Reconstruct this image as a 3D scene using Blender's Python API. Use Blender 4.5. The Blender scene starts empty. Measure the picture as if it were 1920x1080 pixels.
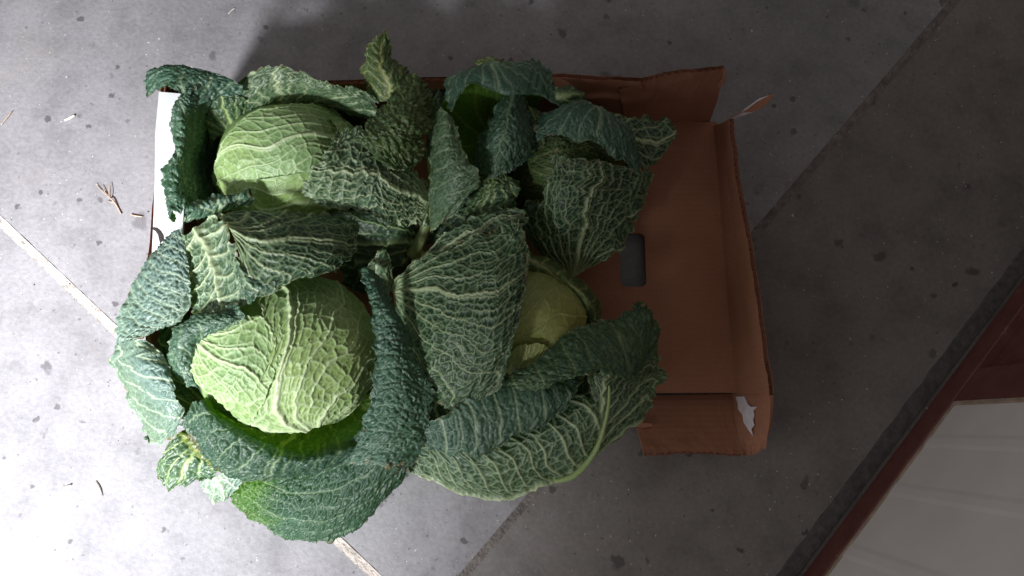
import bpy, bmesh, math, random
import numpy as np
from mathutils import Vector, Matrix

S = bpy.context.scene
COL = S.collection
# ------------------------------------------------------------------ camera
F, H = 1400.0, 1.0                      # focal length in 1920-px pixels, camera height (m)
dn = Vector((-30 / F, -260 / F, -1)).normalized()          # where straight down falls in the picture
Q = dn.rotation_difference(Vector((0, 0, -1)))
R3 = np.array(Q.to_matrix())
cam = bpy.data.cameras.new('camera')
cam.sensor_width = 36
cam.lens = F / 1920 * 36
cam.clip_start, cam.clip_end = 0.01, 60
cam_o = bpy.data.objects.new('camera', cam)
cam_o.location = (0, 0, H)
cam_o.rotation_mode = 'QUATERNION'
cam_o.rotation_quaternion = Q
COL.objects.link(cam_o)
S.camera = cam_o
# ------------------------------------------------------------------ world, lamps, exposure
w = bpy.data.worlds.new('World')
S.world = w
w.use_nodes = True
w.node_tree.nodes['Background'].inputs[0].default_value = (1.0, 0.93, 0.88, 1)
w.node_tree.nodes['Background'].inputs[1].default_value = 0.21
S.view_settings.view_transform = 'Standard'
S.view_settings.look = 'None'
S.view_settings.exposure = 0
S.view_settings.gamma = 1


def lamp(name, kind, loc, target, energy, color, **kw):
    l = bpy.data.lights.new(name, kind)
    l.energy, l.color = energy, color
    for k, v in kw.items():
        setattr(l, k, v)
    o = bpy.data.objects.new(name, l)
    o.location = loc
    o.rotation_euler = (Vector(target) - Vector(loc)).to_track_quat('-Z', 'Y').to_euler()
    COL.objects.link(o)
    return o


lamp('doorway_light', 'SPOT', (-1.10, -1.14, 1.33), (-0.80, -0.20, 0.0), 730, (0.95, 0.97, 1.0),
     spot_size=math.radians(52), spot_blend=1.0, shadow_soft_size=0.17)
lamp('skylight_from_doorway', 'AREA', (-1.45, -0.45, 0.95), (-0.35, 0.15, 0.0), 6.5, (0.97, 0.98, 1.0),
     shape='RECTANGLE', size=1.3, size_y=0.9)
S.cycles.max_bounces = 6


# ------------------------------------------------------------------ helpers
def P(u, v, z=0.0):
    """World point at height z (metres) seen at photograph pixel (u, v)."""
    r = R3 @ np.array([(u - 960) / F, -(v - 540) / F, -1.0])
    return np.array([0, 0, H]) + r * (z - H) / r[2]


def tag(o, label=None, cat=None, group=None, kind=None):
    if label: o['label'] = label
    if cat: o['category'] = cat
    if group: o['group'] = group
    if kind: o['kind'] = kind
    return o


def empty(name, loc, label, cat, group=None):
    o = bpy.data.objects.new(name, None)
    o.location = loc
    o.empty_display_size = 0.05
    COL.objects.link(o)
    return tag(o, label, cat, group)


def link(name, me, mat, parent=None):
    me.materials.clear()
    me.materials.append(mat)
    o = bpy.data.objects.new(name, me)
    COL.objects.link(o)
    if parent:
        o.parent = parent
        # shapes are modelled in world coordinates; only the Empties carry a location
        o.matrix_parent_inverse = Matrix.Translation(-parent.location)
    return o


def fast_mesh(name, V, quads, cols=None, smooth=True, tris=None):
    me = bpy.data.meshes.new(name)
    V = np.asarray(V, np.float32)
    faces = np.asarray(quads, np.int32)
    n = faces.shape[1]
    me.vertices.add(len(V))
    me.vertices.foreach_set('co', V.ravel())
    me.loops.add(faces.size)
    me.loops.foreach_set('vertex_index', faces.ravel())
    me.polygons.add(len(faces))
    me.polygons.foreach_set('loop_start', np.arange(len(faces), dtype=np.int32) * n)
    me.polygons.foreach_set('use_smooth', np.full(len(faces), smooth))
    me.update(calc_edges=True)
    if cols is not None:
        a = me.attributes.new('leaf_colour', 'FLOAT_COLOR', 'POINT')
        c = np.ones((len(V), 4), np.float32)
        c[:, :cols.shape[1]] = cols
        a.data.foreach_set('color', c.ravel())
    return me


def grid_quads(nv, nu):
    i = np.arange(nv * nu).reshape(nv, nu)
    return np.stack([i[:-1, :-1], i[:-1, 1:], i[1:, 1:], i[1:, :-1]], -1).reshape(-1, 4)


# noise -------------------------------------------------------------
_T = np.random.RandomState(7).rand(256, 256)


def vn(x, y, seed=0):
    x = np.asarray(x, float) + seed * 17.31
    y = np.asarray(y, float) + seed * 9.77
    xi, yi = np.floor(x).astype(int), np.floor(y).astype(int)
    fx, fy = x - xi, y - yi
    fx, fy = fx * fx * (3 - 2 * fx), fy * fy * (3 - 2 * fy)
    g = lambda a, b: _T[a & 255, b & 255]
    return ((g(xi, yi) * (1 - fx) + g(xi + 1, yi) * fx) * (1 - fy)
            + (g(xi, yi + 1) * (1 - fx) + g(xi + 1, yi + 1) * fx) * fy) * 2 - 1


def fbm(x, y, seed=0, o=3):
    return sum(vn(x * 2 ** k, y * 2 ** k, seed + k * 3) * .5 ** k for k in range(o))


def voro(x, y, seed=0, jit=.8):
    """distance to the nearest cell border and a random value per cell"""
    xi, yi = np.floor(x).astype(int), np.floor(y).astype(int)
    best = np.full(x.shape, 1e9)
    bx = np.zeros(x.shape); by = np.zeros(x.shape); rnd = np.zeros(x.shape)
    pts = []
    for a in range(-2, 3):
        for b in range(-2, 3):
            i, j = xi + a + seed * 31, yi + b + seed * 57
            px = a + .5 + (_T[i & 255, j & 255] - .5) * jit - (x - xi)
            py = b + .5 + (_T[(i + 91) & 255, (j + 37) & 255] - .5) * jit - (y - yi)
            d = px * px + py * py
            m = d < best
            best = np.where(m, d, best); bx = np.where(m, px, bx); by = np.where(m, py, by)
            rnd = np.where(m, _T[(i + 13) & 255, (j + 201) & 255], rnd)
            pts.append((px, py))
    e = np.full(x.shape, 1e9)
    for px, py in pts:
        dx, dy = px - bx, py - by
        l = np.sqrt(dx * dx + dy * dy)
        q = np.where(l > 1e-5, ((bx + px) * dx + (by + py) * dy) / (2 * np.maximum(l, 1e-5)), 1e9)
        e = np.minimum(e, q)
    return e, rnd


def sstep(a, b, x):
    t = np.clip((x - a) / (b - a), 0, 1)
    return t * t * (3 - 2 * t)


def card(n, t):
    """cardinal basis of the natural cubic spline through n evenly spaced points"""
    t = np.asarray(t) * (n - 1)
    A = np.zeros((n, n)); B = np.zeros((n, n))
    A[0, 0] = A[-1, -1] = 1
    for i in range(1, n - 1):
        A[i, i - 1:i + 2] = 1, 4, 1
        B[i, i - 1:i + 2] = 6, -12, 6
    M = np.linalg.solve(A, B)
    k = np.clip(np.floor(t).astype(int), 0, n - 2)
    f = (t - k)[:, None]
    I = np.eye(n)
    return (I[k] * (1 - f) + I[k + 1] * f
            + ((1 - f) ** 3 - (1 - f)) / 6 * M[k] + (f ** 3 - f) / 6 * M[k + 1])


# leaf palettes: blade a, blade b, small vein, big vein
PAL = {
    'dark':  ((.028, .066, .034), (.048, .100, .048), (.16, .26, .10), (.36, .46, .20)),
    'deep':  ((.018, .042, .026), (.030, .064, .034), (.09, .16, .07), (.26, .36, .16)),
    'blue':  ((.023, .074, .040), (.048, .122, .070), (.19, .28, .20), (.38, .49, .31)),
    'pale':  ((.085, .150, .112), (.140, .215, .165), (.34, .44, .34), (.50, .60, .42)),
    'back':  ((.013, .041, .017), (.027, .073, .029), (.23, .33, .18), (.42, .50, .29)),
    'light': ((.038, .088, .044), (.072, .142, .070), (.36, .47, .28), (.52, .61, .37)),
    'head':  ((.185, .312, .098), (.290, .425, .155), (.47, .60, .32), (.62, .72, .44)),
    'core':  ((.300, .340, .105), (.360, .400, .135), (.42, .46, .17), (.50, .52, .22)),
    'glowgreen': ((.065, .150, .022), (.105, .215, .036), (.15, .24, .07), (.28, .38, .14)),  # glow of light coming through a leaf, put into the blade colour
    'olive': ((.075, .120, .024), (.130, .170, .034), (.17, .20, .055), (.30, .32, .10)),
    'warm':  ((.045, .090, .030), (.085, .135, .040), (.17, .22, .08), (.34, .38, .15)),
}
MAT = {}


def on_ellipsoid(u, v, uc, vc, ru, rv, zc, rz, off):
    """point where the line of sight through (u, v) meets a head, off mm outside it; past its outline: round the flank"""
    c = P(uc, vc, zc / 1000)
    kx = (1 - zc / 1000) / F
    rad = np.array([ru * kx, rv * kx, rz / 1000]) + off / 1000
    o = (np.array([0, 0, H]) - c) / rad
    d = (P(u, v, 0) - np.array([0, 0, H])) / rad
    A_, B_, C_ = d @ d, o @ d, o @ o - 1
    disc = B_ * B_ - A_ * C_
    if disc > 0:
        return c + (o + d * (-B_ - math.sqrt(disc)) / A_) * rad
    p = o - d * B_ / A_
    l = np.linalg.norm(p)
    p = p / l
    p[2] -= 1.6 * (l - 1)
    return c + p / max(1., np.linalg.norm(p)) * rad


SEED = [3]


def leaf(parent, name, rows, pal='dark', side=1, mode='fan', mid=.5, amp=2.4, c3=11., c4=5., nsec=9, sp=19., k=.85,
         rag=1.0, frill=3.0, rnd=.25, res=1.15, y0=12., und=2.5, vs=1.0, sv=None, ell=None, mat='outer', fork=True, base_rag=0.,
         rib=1.0, pal2=None):
    """One leaf: a spline surface through rows of (u, v, z mm) control points, base row first, with the vein network
    of a savoy leaf worked into its shape. side 1: upper face seen (blisters swell), -1: lower face seen (ribs stand out)."""
    SEED[0] += 1
    sd = SEED[0]
    if ell:
        C = np.array([[on_ellipsoid(p[0], p[1], *ell) for p in r] for r in rows])
    else:
        C = np.array([[P(p[0], p[1], p[2] * .001) for p in r] for r in rows])
    if side < 0:
        amp, c3, c4 = amp * .9, c3 * 1.45, c4 * 1.45
    Rn, Kn = C.shape[:2]
    ev = lambda s, t: np.einsum('nr,nk,rkc->nc', card(Rn, t), card(Kn, s), C)
    a = np.linspace(0, 1, 25)
    ss, tt = np.meshgrid(a, a)
    G = ev(ss.ravel(), tt.ravel()).reshape(25, 25, 3)
    Ls = np.linalg.norm(np.diff(G, axis=1), axis=-1).sum(1).max() * 1000
    Lt = np.linalg.norm(np.diff(G, axis=0), axis=-1).sum(0).max() * 1000
    nu, nv = int(np.clip(Ls / res, 16, 230)), int(np.clip(Lt / res, 16, 230))
    s1, t1 = np.linspace(0, 1, nu), np.linspace(0, 1, nv)
    s, t = np.meshgrid(s1, t1)
    # ragged margin
    q = np.abs(2 * s - 1)
    yy = t * Lt
    tooth = lambda x, e: (vn(x / 13, e * 0 + 1.5, sd) * 2.6 + vn(x / 5, e * 0 + 4.5, sd + 1) * 1.7 + vn(x / 2.2, e * 0 + 7.5, sd + 2) * 1.0 + vn(x / 31, e * 0 + 2.5, sd + 3) * 3.) * rag * 1.3
    es = sstep(.72, 1, q)
    tn = np.where(s < .5, tooth(yy, s), tooth(yy + 500, s))
    s2 = .5 + (s - .5) * (1 - rnd * sstep(.72, 1, t) ** 2 * .8) + np.sign(s - .5) * tn / Ls * es
    et = sstep(.75, 1, t)
    t2 = t + tooth(s * Ls + 900, s) / Lt * et - rnd * .35 * et * q ** 3
    if base_rag:
        eb = sstep(.25, 0, t)
        t2 = t2 + tooth(s * Ls + 1500, s) / Lt * eb * base_rag
    V = ev(s2.ravel(), t2.ravel()).reshape(nv, nu, 3)
    # flat leaf coordinates in mm
    dX = np.linalg.norm(np.diff(V, axis=1), axis=-1) * 1000
    X = np.concatenate([np.zeros((nv, 1)), np.cumsum(dX, 1)], 1)
    X -= X[:, -1:] * mid
    dY = np.linalg.norm(np.diff(V, axis=0), axis=-1) * 1000
    Y = np.concatenate([np.zeros((1, nu)), np.cumsum(dY, 0)], 0)
    w1 = vn(X / 22, Y / 22, sd + 5); w2 = vn(X / 22, Y / 22, sd + 8)
    f1 = vn(X / 7, Y / 7, sd + 6); f2 = vn(X / 7, Y / 7, sd + 9)
    Ymax = max(Y.max(), 1)
    al = np.clip(Y / Ymax, 0, 1)
    if mode == 'fan':
        Yo = Y + y0
        r = np.sqrt(X * X + Yo * Yo)
        th = np.arctan2(X, Yo) + .045 * vn(X / 40, Y / 40, sd + 5) + .012 * w2
        half = max(.3, np.percentile(np.abs(th), 98))
        dth = 2 * half / nsec
        f = th / dth + .30 * vn(np.round(th / dth), 0 * th + .5, sd)
        d1 = np.abs(th) * r
        seg = dth * r
        d2 = np.abs(f - np.round(f)) * seg
        g = np.abs(f - np.floor(f) - .5 + .05 * w2) * seg
        along = r
    else:
        kk = math.sqrt(1 + k * k)
        ph = Y - k * np.abs(X) ** 1.0 * (1 - .0022 * np.abs(X)) + 2.6 * w1 + .4 * f1 + np.where(X > 0, sp * .43, 0)
        f = ph / sp + .18 * vn(np.round(ph / sp), np.where(X > 0, 3.5, 8.5), sd)
        d1 = np.abs(X + 1.5 * w2)
        seg = sp / kk * np.ones_like(X)
        d2 = np.abs(f - np.round(f)) * seg
        g = np.abs(f - np.floor(f) - .5 + .05 * w2) * seg
        along = np.abs(X) * kk
    if fork:
        d2b = np.where(seg > 21, g, 99.) + np.clip((28 - seg), 0, 99) * .3
    else:
        d2b = np.full_like(d2, 99.)
    # tertiary cells lie between the side veins, quaternary cells in leaf space
    m = np.maximum(1, np.round(seg.mean() / c3))
    e3, r3 = voro(f * m + .5 + (.03 if side < 0 else .16) * f2, along / (c3 * 1.15) + (.05 if side < 0 else .2) * f1, sd, .74 if side < 0 else .97)
    d3 = e3 * np.minimum(c3, seg / m) * 1.05
    e4, r4 = voro(X / c4 + .10 * f1, Y / c4 + .10 * f2, sd + 11, .9)
    d4 = e4 * c4
    wm = (2.7 * (1 - al) ** 1.1 + .7) * rib
    ws = 1.08 * (1 - .62 * al) * rib + .22
    dmin = np.minimum(np.minimum(d1 - wm * .5, d2), np.minimum(d2b, d3))
    b3 = np.sqrt(sstep(0, c3 * .42, np.maximum(dmin, 0)) + 1e-6)
    b4 = np.sqrt(sstep(0, c4 * .40, np.minimum(d4, np.maximum(dmin, 0) * 1.3)) + 1e-6)
    gs = lambda d, ww: np.exp(-(d / ww) ** 2)
    if side > 0:
        h = amp * (b3 * (.55 + .6 * r3) + .55 * b4 * (.5 + .8 * r4)) - .4 * gs(d1, wm)
        v3, v4 = .55, .28
    else:
        h = -amp * (.75 * b3 * (.6 + .6 * r3) + .42 * b4 * (.5 + .7 * r4))
        h += 2.0 * rib * gs(d1, wm) + 1.1 * rib * gs(d2, ws * 1.1) + .7 * gs(d2b, ws) + .45 * gs(d3, .9)
        v3, v4 = .92, .6
    h += und * (fbm(X / 45, Y / 45, sd + 20, 2))
    emar = np.maximum(sstep(.6, 1, q), sstep(.65, 1, t) * (1 - rnd * 0))
    h += 1.3 * frill * emar ** 1.5 * (vn(yy / 11, s * 6, sd + 30) + .5 * vn(yy / 5 + 9, s * Ls / 9, sd + 33))
    # normals
    gx = np.gradient(V, axis=1); gy = np.gradient(V, axis=0)
    N = np.cross(gx, gy)
    N /= np.maximum(np.linalg.norm(N, axis=-1, keepdims=True), 1e-9)
    flip = (N * (np.array([0, 0, H]) - V)).sum(-1).mean() < 0
    if flip: N = -N
    fade = np.minimum(1, np.linalg.norm(gx, axis=-1, keepdims=True) * 1000 / .35)
    V = V + N * (h[..., None] * .001) * fade
    # colour
    ca, cb, cs, cv = [np.array(c) for c in PAL[pal]]
    if pal2:
        p2, ax, lo, hi = pal2
        wgt = sstep(lo, hi, (s if ax == 's' else t) + .06 * w1)[..., None]
        ca, cb, cs, cv = [np.array(c) * (1 - wgt) + np.array(d) * wgt for c, d in zip(PAL[pal], PAL[p2])]
    mixv = np.clip(.5 + .45 * fbm(X / 30, Y / 30, sd + 40, 3) + .35 * (r3 - .5) + .25 * (r4 - .5), 0, 1)[..., None]
    col = ca * (1 - mixv) + cb * mixv
    hue = vn(X / 60, Y / 60, sd + 50)[..., None]
    col = col * (1 + .12 * hue * np.array([1.3, .6, -.9]))
    sm = np.maximum(v3 * gs(d3, .74), v4 * gs(d4, .58))[..., None] * vs
    bm = np.maximum(np.maximum(gs(d1, wm * 1.05), gs(d2, ws) * (1 - .3 * al)), gs(d2b, ws * .8) * .8)[..., None] * (min(1, vs * 1.05) if sv is None else sv)
    sm = np.clip(sm, 0, 1); bm = np.clip(bm, 0, 1)
    col = col * (1 - sm) + cs * sm
    col = col * (1 - bm) + cv * bm
    edge = (np.maximum(sstep(.965, 1, q), sstep(.975, 1, t)) * .35)[..., None]
    col = col * (1 - edge) + cs * 1.1 * edge
    brown = (np.maximum(sstep(.93, 1, q), sstep(.94, 1, t)) * sstep(.25, .6, vn(X / 9, Y / 9, sd + 60)) * .75)[..., None]
    if mat != 'head':
        col = col * (1 - brown) + np.array([.20, .15, .07]) * brown
    F4 = grid_quads(nv, nu)
    if flip: F4 = F4[:, ::-1]
    me = fast_mesh(name, V.reshape(-1, 3), F4, col.reshape(-1, 3))
    return link(name, me, MAT[mat], parent)


def tube(parent, name, pts, radii, mat, colour=None, n=10, wob=0.):
    pts = np.array(pts, float)
    m = len(pts)
    t = np.linspace(0, 1, (m - 1) * 8 + 1)
    B = card(m, t)
    C = B @ pts
    r = B @ np.array(radii, float)
    T = np.gradient(C, axis=0); T /= np.linalg.norm(T, axis=1, keepdims=True)
    up = np.array([0.13, 0.21, 1.0])
    A = np.cross(T, up); A /= np.linalg.norm(A, axis=1, keepdims=True)
    Bn = np.cross(T, A)
    a = np.linspace(0, 2 * math.pi, n, endpoint=False)
    rr = r[:, None] * (1 + wob * vn(np.arange(len(t))[:, None] * .7, a[None] * 1.3, 5))
    V = C[:, None] + A[:, None] * (np.cos(a) * rr)[..., None] + Bn[:, None] * (np.sin(a) * rr)[..., None]
    nv = len(t)
    i = np.arange(nv * n).reshape(nv, n)
    j = np.roll(i, -1, 1)
    Fq = np.stack([i[:-1], j[:-1], j[1:], i[1:]], -1).reshape(-1, 4)
    V = np.concatenate([V.reshape(-1, 3), C[:1], C[-1:]])
    caps = [[i[0, b], nv * n, nv * n, j[0, b]] for b in range(n)]
    me = bpy.data.meshes.new(name)
    faces = [list(map(int, f)) for f in Fq] + [[int(j[0, b]), int(i[0, b]), nv * n] for b in range(n)] + \
            [[int(i[-1, b]), int(j[-1, b]), nv * n + 1] for b in range(n)]
    me.from_pydata([tuple(v) for v in V], [], faces)
    me.polygons.foreach_set('use_smooth', [True] * len(faces))
    if colour is not None:
        at = me.attributes.new('leaf_colour', 'FLOAT_COLOR', 'POINT')
        at.data.foreach_set('color', np.tile(np.array([*colour, 1.0], np.float32), len(V)))
    return link(name, me, mat, parent)


def poly_sheet(parent, name, polys, thick, mat, down=True):
    """joined flat pieces of board: each polygon of world points gets a thickness along its normal"""
    bm = bmesh.new()
    for poly in polys:
        p = [np.array(q, float) for q in poly]
        n = np.zeros(3)
        for a_, b_ in zip(p, p[1:] + p[:1]):
            n += np.cross(a_, b_)
        n /= np.linalg.norm(n)
        if n[2] < 0: n = -n
        top = [bm.verts.new(q) for q in p]
        bot = [bm.verts.new(q - n * thick) for q in p]
        bm.faces.new(top); bm.faces.new(bot[::-1])
        for i in range(len(p)):
            j = (i + 1) % len(p)
            bm.faces.new((top[i], bot[i], bot[j], top[j]))
    bmesh.ops.recalc_face_normals(bm, faces=bm.faces)
    me = bpy.data.meshes.new(name)
    bm.to_mesh(me); bm.free()
    return link(name, me, mat, parent)


def grid_sheet(parent, name, rows, thick, mat, flute_rim=True, sub=12, bend=0.0, seed=1, inner=None):
    """corrugated board through rows of world points (bottom row first): two liners, closed ends, and along the last row
    (the rim) the cut edge with its zigzag fluting between the liners"""
    C = np.array(rows, float)
    Rn, Kn = C.shape[:2]
    nu, nv = sub * (Kn - 1) + 1, 7 * (Rn - 1) + 1
    ss, tt = np.meshgrid(np.linspace(0, 1, nu), np.linspace(0, 1, nv))
    lin = lambda n, x: np.maximum(0, 1 - np.abs(np.asarray(x)[:, None] * (n - 1) - np.arange(n)[None]))
    V = np.einsum('nr,nk,rkc->nc', lin(Rn, tt.ravel()), lin(Kn, ss.ravel()), C).reshape(nv, nu, 3)
    N = np.cross(np.gradient(V, axis=1), np.gradient(V, axis=0))
    N /= np.linalg.norm(N, axis=-1, keepdims=True)
    ctr = np.array([-.05, .23, .1])
    if (N * (ctr - V)).sum(-1).mean() < 0: N = -N
    V = V + N * (.0016 * fbm(ss * 7, tt * 3, seed))[..., None] * tt[..., None]
    rag = .0012 * vn(ss[-1] * 60, ss[-1] * 0 + .3, seed + 4) + .001 * vn(ss[-1] * 17, ss[-1] * 0 + .7, seed)
    D = V[-1] - V[-2]; D /= np.linalg.norm(D, axis=-1, keepdims=True)
    V[-1] += D * rag[:, None]
    W = V - N * thick
    A = np.concatenate([V.reshape(-1, 3), W.reshape(-1, 3)])
    i = np.arange(nv * nu).reshape(nv, nu)
    q = grid_quads(nv, nu)
    off = nv * nu
    side = [np.stack([i[:-1, 0], i[1:, 0], i[1:, 0] + off, i[:-1, 0] + off], -1),
            np.stack([i[:-1, -1], i[:-1, -1] + off, i[1:, -1] + off, i[1:, -1]], -1)]
    # inside floor of the open cut edge, a little below the rim
    k = -2
    ci = V[-1] - D * .0035; cw = ci - N[-1] * thick
    base_i = len(A)
    A = np.concatenate([A, ci, cw])
    ca_ = base_i + np.arange(nu); cb_ = ca_ + nu
    cut = np.stack([ca_[:-1], ca_[1:], cb_[1:], cb_[:-1]], -1)
    qa = np.concatenate([q, q[:, ::-1] + off, *side, cut])
    me = fast_mesh(name, A, qa, smooth=False)
    o = link(name, me, mat, parent)
    if flute_rim:
        a_, b_ = V[-1], W[-1]
        L = np.linalg.norm(np.diff(a_, axis=0), axis=1).sum()
        n = max(8, int(L / .0040))
        x = np.linspace(0, 1, n) * (nu - 1)
        kx = np.clip(x.astype(int), 0, nu - 2); fx = (x - kx)[:, None]
        ia = a_[kx] * (1 - fx) + a_[kx + 1] * fx
        ib = b_[kx] * (1 - fx) + b_[kx + 1] * fx
        dd = D[kx]
        zig = np.where((np.arange(n) % 2 == 0)[:, None], ia * .92 + ib * .08, ia * .08 + ib * .92) - dd * .0007
        Z = np.concatenate([zig, zig - dd * .010])
        f = np.array([[j, j + 1, n + j + 1, n + j] for j in range(n - 1)])
        link('fluting', fast_mesh('fluting', Z, f, smooth=False), MAT['flute'], o)
    return o


# ------------------------------------------------------------------ materials
def nodes(name):
    m = bpy.data.materials.new(name)
    m.use_nodes = True
    nt = m.node_tree
    b = nt.nodes['Principled BSDF']
    return m, nt, b, nt.nodes, nt.links


def noise(nt, scale, detail=5, rough=.55, vec=None):
    n = nt.nodes.new('ShaderNodeTexNoise')
    n.inputs['Scale'].default_value = scale
    n.inputs['Detail'].default_value = detail
    n.inputs['Roughness'].default_value = rough
    if vec is None:
        g = nt.nodes.new('ShaderNodeNewGeometry')
        vec = g.outputs['Position']
    nt.links.new(vec, n.inputs['Vector'])
    return n


def ramp(nt, src, stops):
    r = nt.nodes.new('ShaderNodeValToRGB')
    e = r.color_ramp.elements
    while len(e) < len(stops): e.new(.5)
    for el, (p, c) in zip(e, stops):
        el.position = p
        el.color = (c, c, c, 1) if isinstance(c, (int, float)) else (*c, 1)
    nt.links.new(src, r.inputs[0])
    return r


def mix(nt, fac, a, b, kind='MIX'):
    m = nt.nodes.new('ShaderNodeMix')
    m.data_type = 'RGBA'
    m.blend_type = kind
    for inp, v in ((m.inputs[0], fac), (m.inputs[6], a), (m.inputs[7], b)):
        if isinstance(v, (int, float)):
            inp.default_value = v
        elif isinstance(v, tuple):
            inp.default_value = (*v, 1)
        else:
            nt.links.new(v, inp)
    return m.outputs[2]


def bump(nt, b, src, strength, dist):
    n = nt.nodes.new('ShaderNodeBump')
    n.inputs['Strength'].default_value = strength
    n.inputs['Distance'].default_value = dist
    nt.links.new(src, n.inputs['Height'])
    nt.links.new(n.outputs[0], b.inputs['Normal'])
    return n


def leaf_mat(name, transl, rough, coat):
    m, nt, b, N, L = nodes(name)
    at = N.new('ShaderNodeAttribute'); at.attribute_name = 'leaf_colour'
    nz = noise(nt, 260, 4)
    r = ramp(nt, nz.outputs['Fac'], [(.3, .82), (.7, 1.14)])
    c = mix(nt, 1.0, at.outputs['Color'], r.outputs[0], 'MULTIPLY')
    L.new(c, b.inputs['Base Color'])
    b.inputs['Roughness'].default_value = rough
    b.inputs['Specular IOR Level'].default_value = coat
    n2 = noise(nt, 700, 3)
    bm = bump(nt, b, n2.outputs['Fac'], .35, .0006)
    tr = N.new('ShaderNodeBsdfTranslucent')
    tc = mix(nt, 1.0, c, (1.25, 1.7, .35), 'MULTIPLY')
    L.new(tc, tr.inputs['Color'])
    L.new(bm.outputs[0], tr.inputs['Normal'])
    ms = N.new('ShaderNodeMixShader')
    ms.inputs[0].default_value = transl
    L.new(b.outputs[0], ms.inputs[1]); L.new(tr.outputs[0], ms.inputs[2])
    L.new(ms.outputs[0], N['Material Output'].inputs['Surface'])
    return m


MAT['outer'] = leaf_mat('outer_leaf', .15, .41, .5)
MAT['thin'] = leaf_mat('thin_outer_leaf', .46, .41, .5)
MAT['head'] = leaf_mat('head_leaf', .10, .42, .40)


def concrete(name, base, var, warm):
    m, nt, b, N, L = nodes(name)
    big = noise(nt, 2.6, 6, .6)
    mid_ = noise(nt, 17, 6, .65)
    fine = noise(nt, 160, 4, .6)
    c = mix(nt, ramp(nt, big.outputs['Fac'], [(.32, 0.), (.68, 1.)]).outputs[0], tuple(x * (1 - var) for x in base), tuple(x * (1 + var) for x in base))
    c = mix(nt, 1.0, c, ramp(nt, mid_.outputs['Fac'], [(.28, .74), (.5, 1.0), (.75, 1.14)]).outputs[0], 'MULTIPLY')
    c = mix(nt, 1.0, c, ramp(nt, fine.outputs['Fac'], [(.25, .84), (.75, 1.12)]).outputs[0], 'MULTIPLY')
    st = noise(nt, 6.5, 5, .7)
    c = mix(nt, ramp(nt, st.outputs['Fac'], [(.58, 0.), (.72, .32)]).outputs[0], c, warm)

    def spots(scale, lo, hi, keep, colour, strength, c):
        v = N.new('ShaderNodeTexVoronoi'); v.inputs['Scale'].default_value = scale
        g = N.new('ShaderNodeNewGeometry')
        wob = noise(nt, scale * 2.6, 3)
        add = N.new('ShaderNodeVectorMath'); add.operation = 'MULTIPLY_ADD'
        L.new(wob.outputs['Color'], add.inputs[0]); add.inputs[1].default_value = (.5 / scale,) * 3
        L.new(g.outputs['Position'], add.inputs[2])
        L.new(add.outputs[0], v.inputs['Vector'])
        near = ramp(nt, v.outputs['Distance'], [(lo, 1.), (hi, 0.)])
        sep = N.new('ShaderNodeSeparateColor'); L.new(v.outputs['Color'], sep.inputs[0])
        kp = ramp(nt, sep.outputs[0], [(keep, 0.), (keep + .25, 1.)])
        ml = N.new('ShaderNodeMath'); ml.operation = 'MULTIPLY'
        L.new(near.outputs[0], ml.inputs[0]); L.new(kp.outputs[0], ml.inputs[1])
        m2 = N.new('ShaderNodeMath'); m2.operation = 'MULTIPLY'; m2.inputs[1].default_value = strength
        L.new(ml.outputs[0], m2.inputs[0])
        return mix(nt, m2.outputs[0], c, colour)
    c = spots(7, .07, .12, .55, tuple(x * .45 for x in base), .6, c)
    c = spots(16, .09, .15, .50, tuple(x * .35 for x in base), .75, c)
    c = spots(34, .11, .17, .52, tuple(x * .30 for x in base), .8, c)
    c = spots(85, .10, .17, .60, tuple(x * .35 for x in base), .65, c)
    c = spots(120, .10, .16, .84, (.62, .60, .58), .75, c)
    L.new(c, b.inputs['Base Color'])
    b.inputs['Roughness'].default_value = .72
    b.inputs['Specular IOR Level'].default_value = .3
    bump(nt, b, fine.outputs['Fac'], .35, .002)
    return m


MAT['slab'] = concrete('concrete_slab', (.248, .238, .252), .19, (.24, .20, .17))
MAT['slab_dark'] = concrete('darker_concrete_slab', (.185, .170, .164), .18, (.14, .115, .09))  # darker, browner base tone right of the second joint


def simple(name, colour, rough=.7, nscale=60, lo=.8, hi=1.15, spec=.3, bscale=None, bstr=.3, bdist=.001, metal=0.):
    m, nt, b, N, L = nodes(name)
    nz = noise(nt, nscale, 5, .6)
    c = mix(nt, 1.0, colour, ramp(nt, nz.outputs['Fac'], [(.28, lo), (.72, hi)]).outputs[0], 'MULTIPLY')
    L.new(c, b.inputs['Base Color'])
    b.inputs['Roughness'].default_value = rough
    b.inputs['Specular IOR Level'].default_value = spec
    b.inputs['Metallic'].default_value = metal
    if bscale:
        bump(nt, b, noise(nt, bscale, 4).outputs['Fac'], bstr, bdist)
    return m


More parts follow.
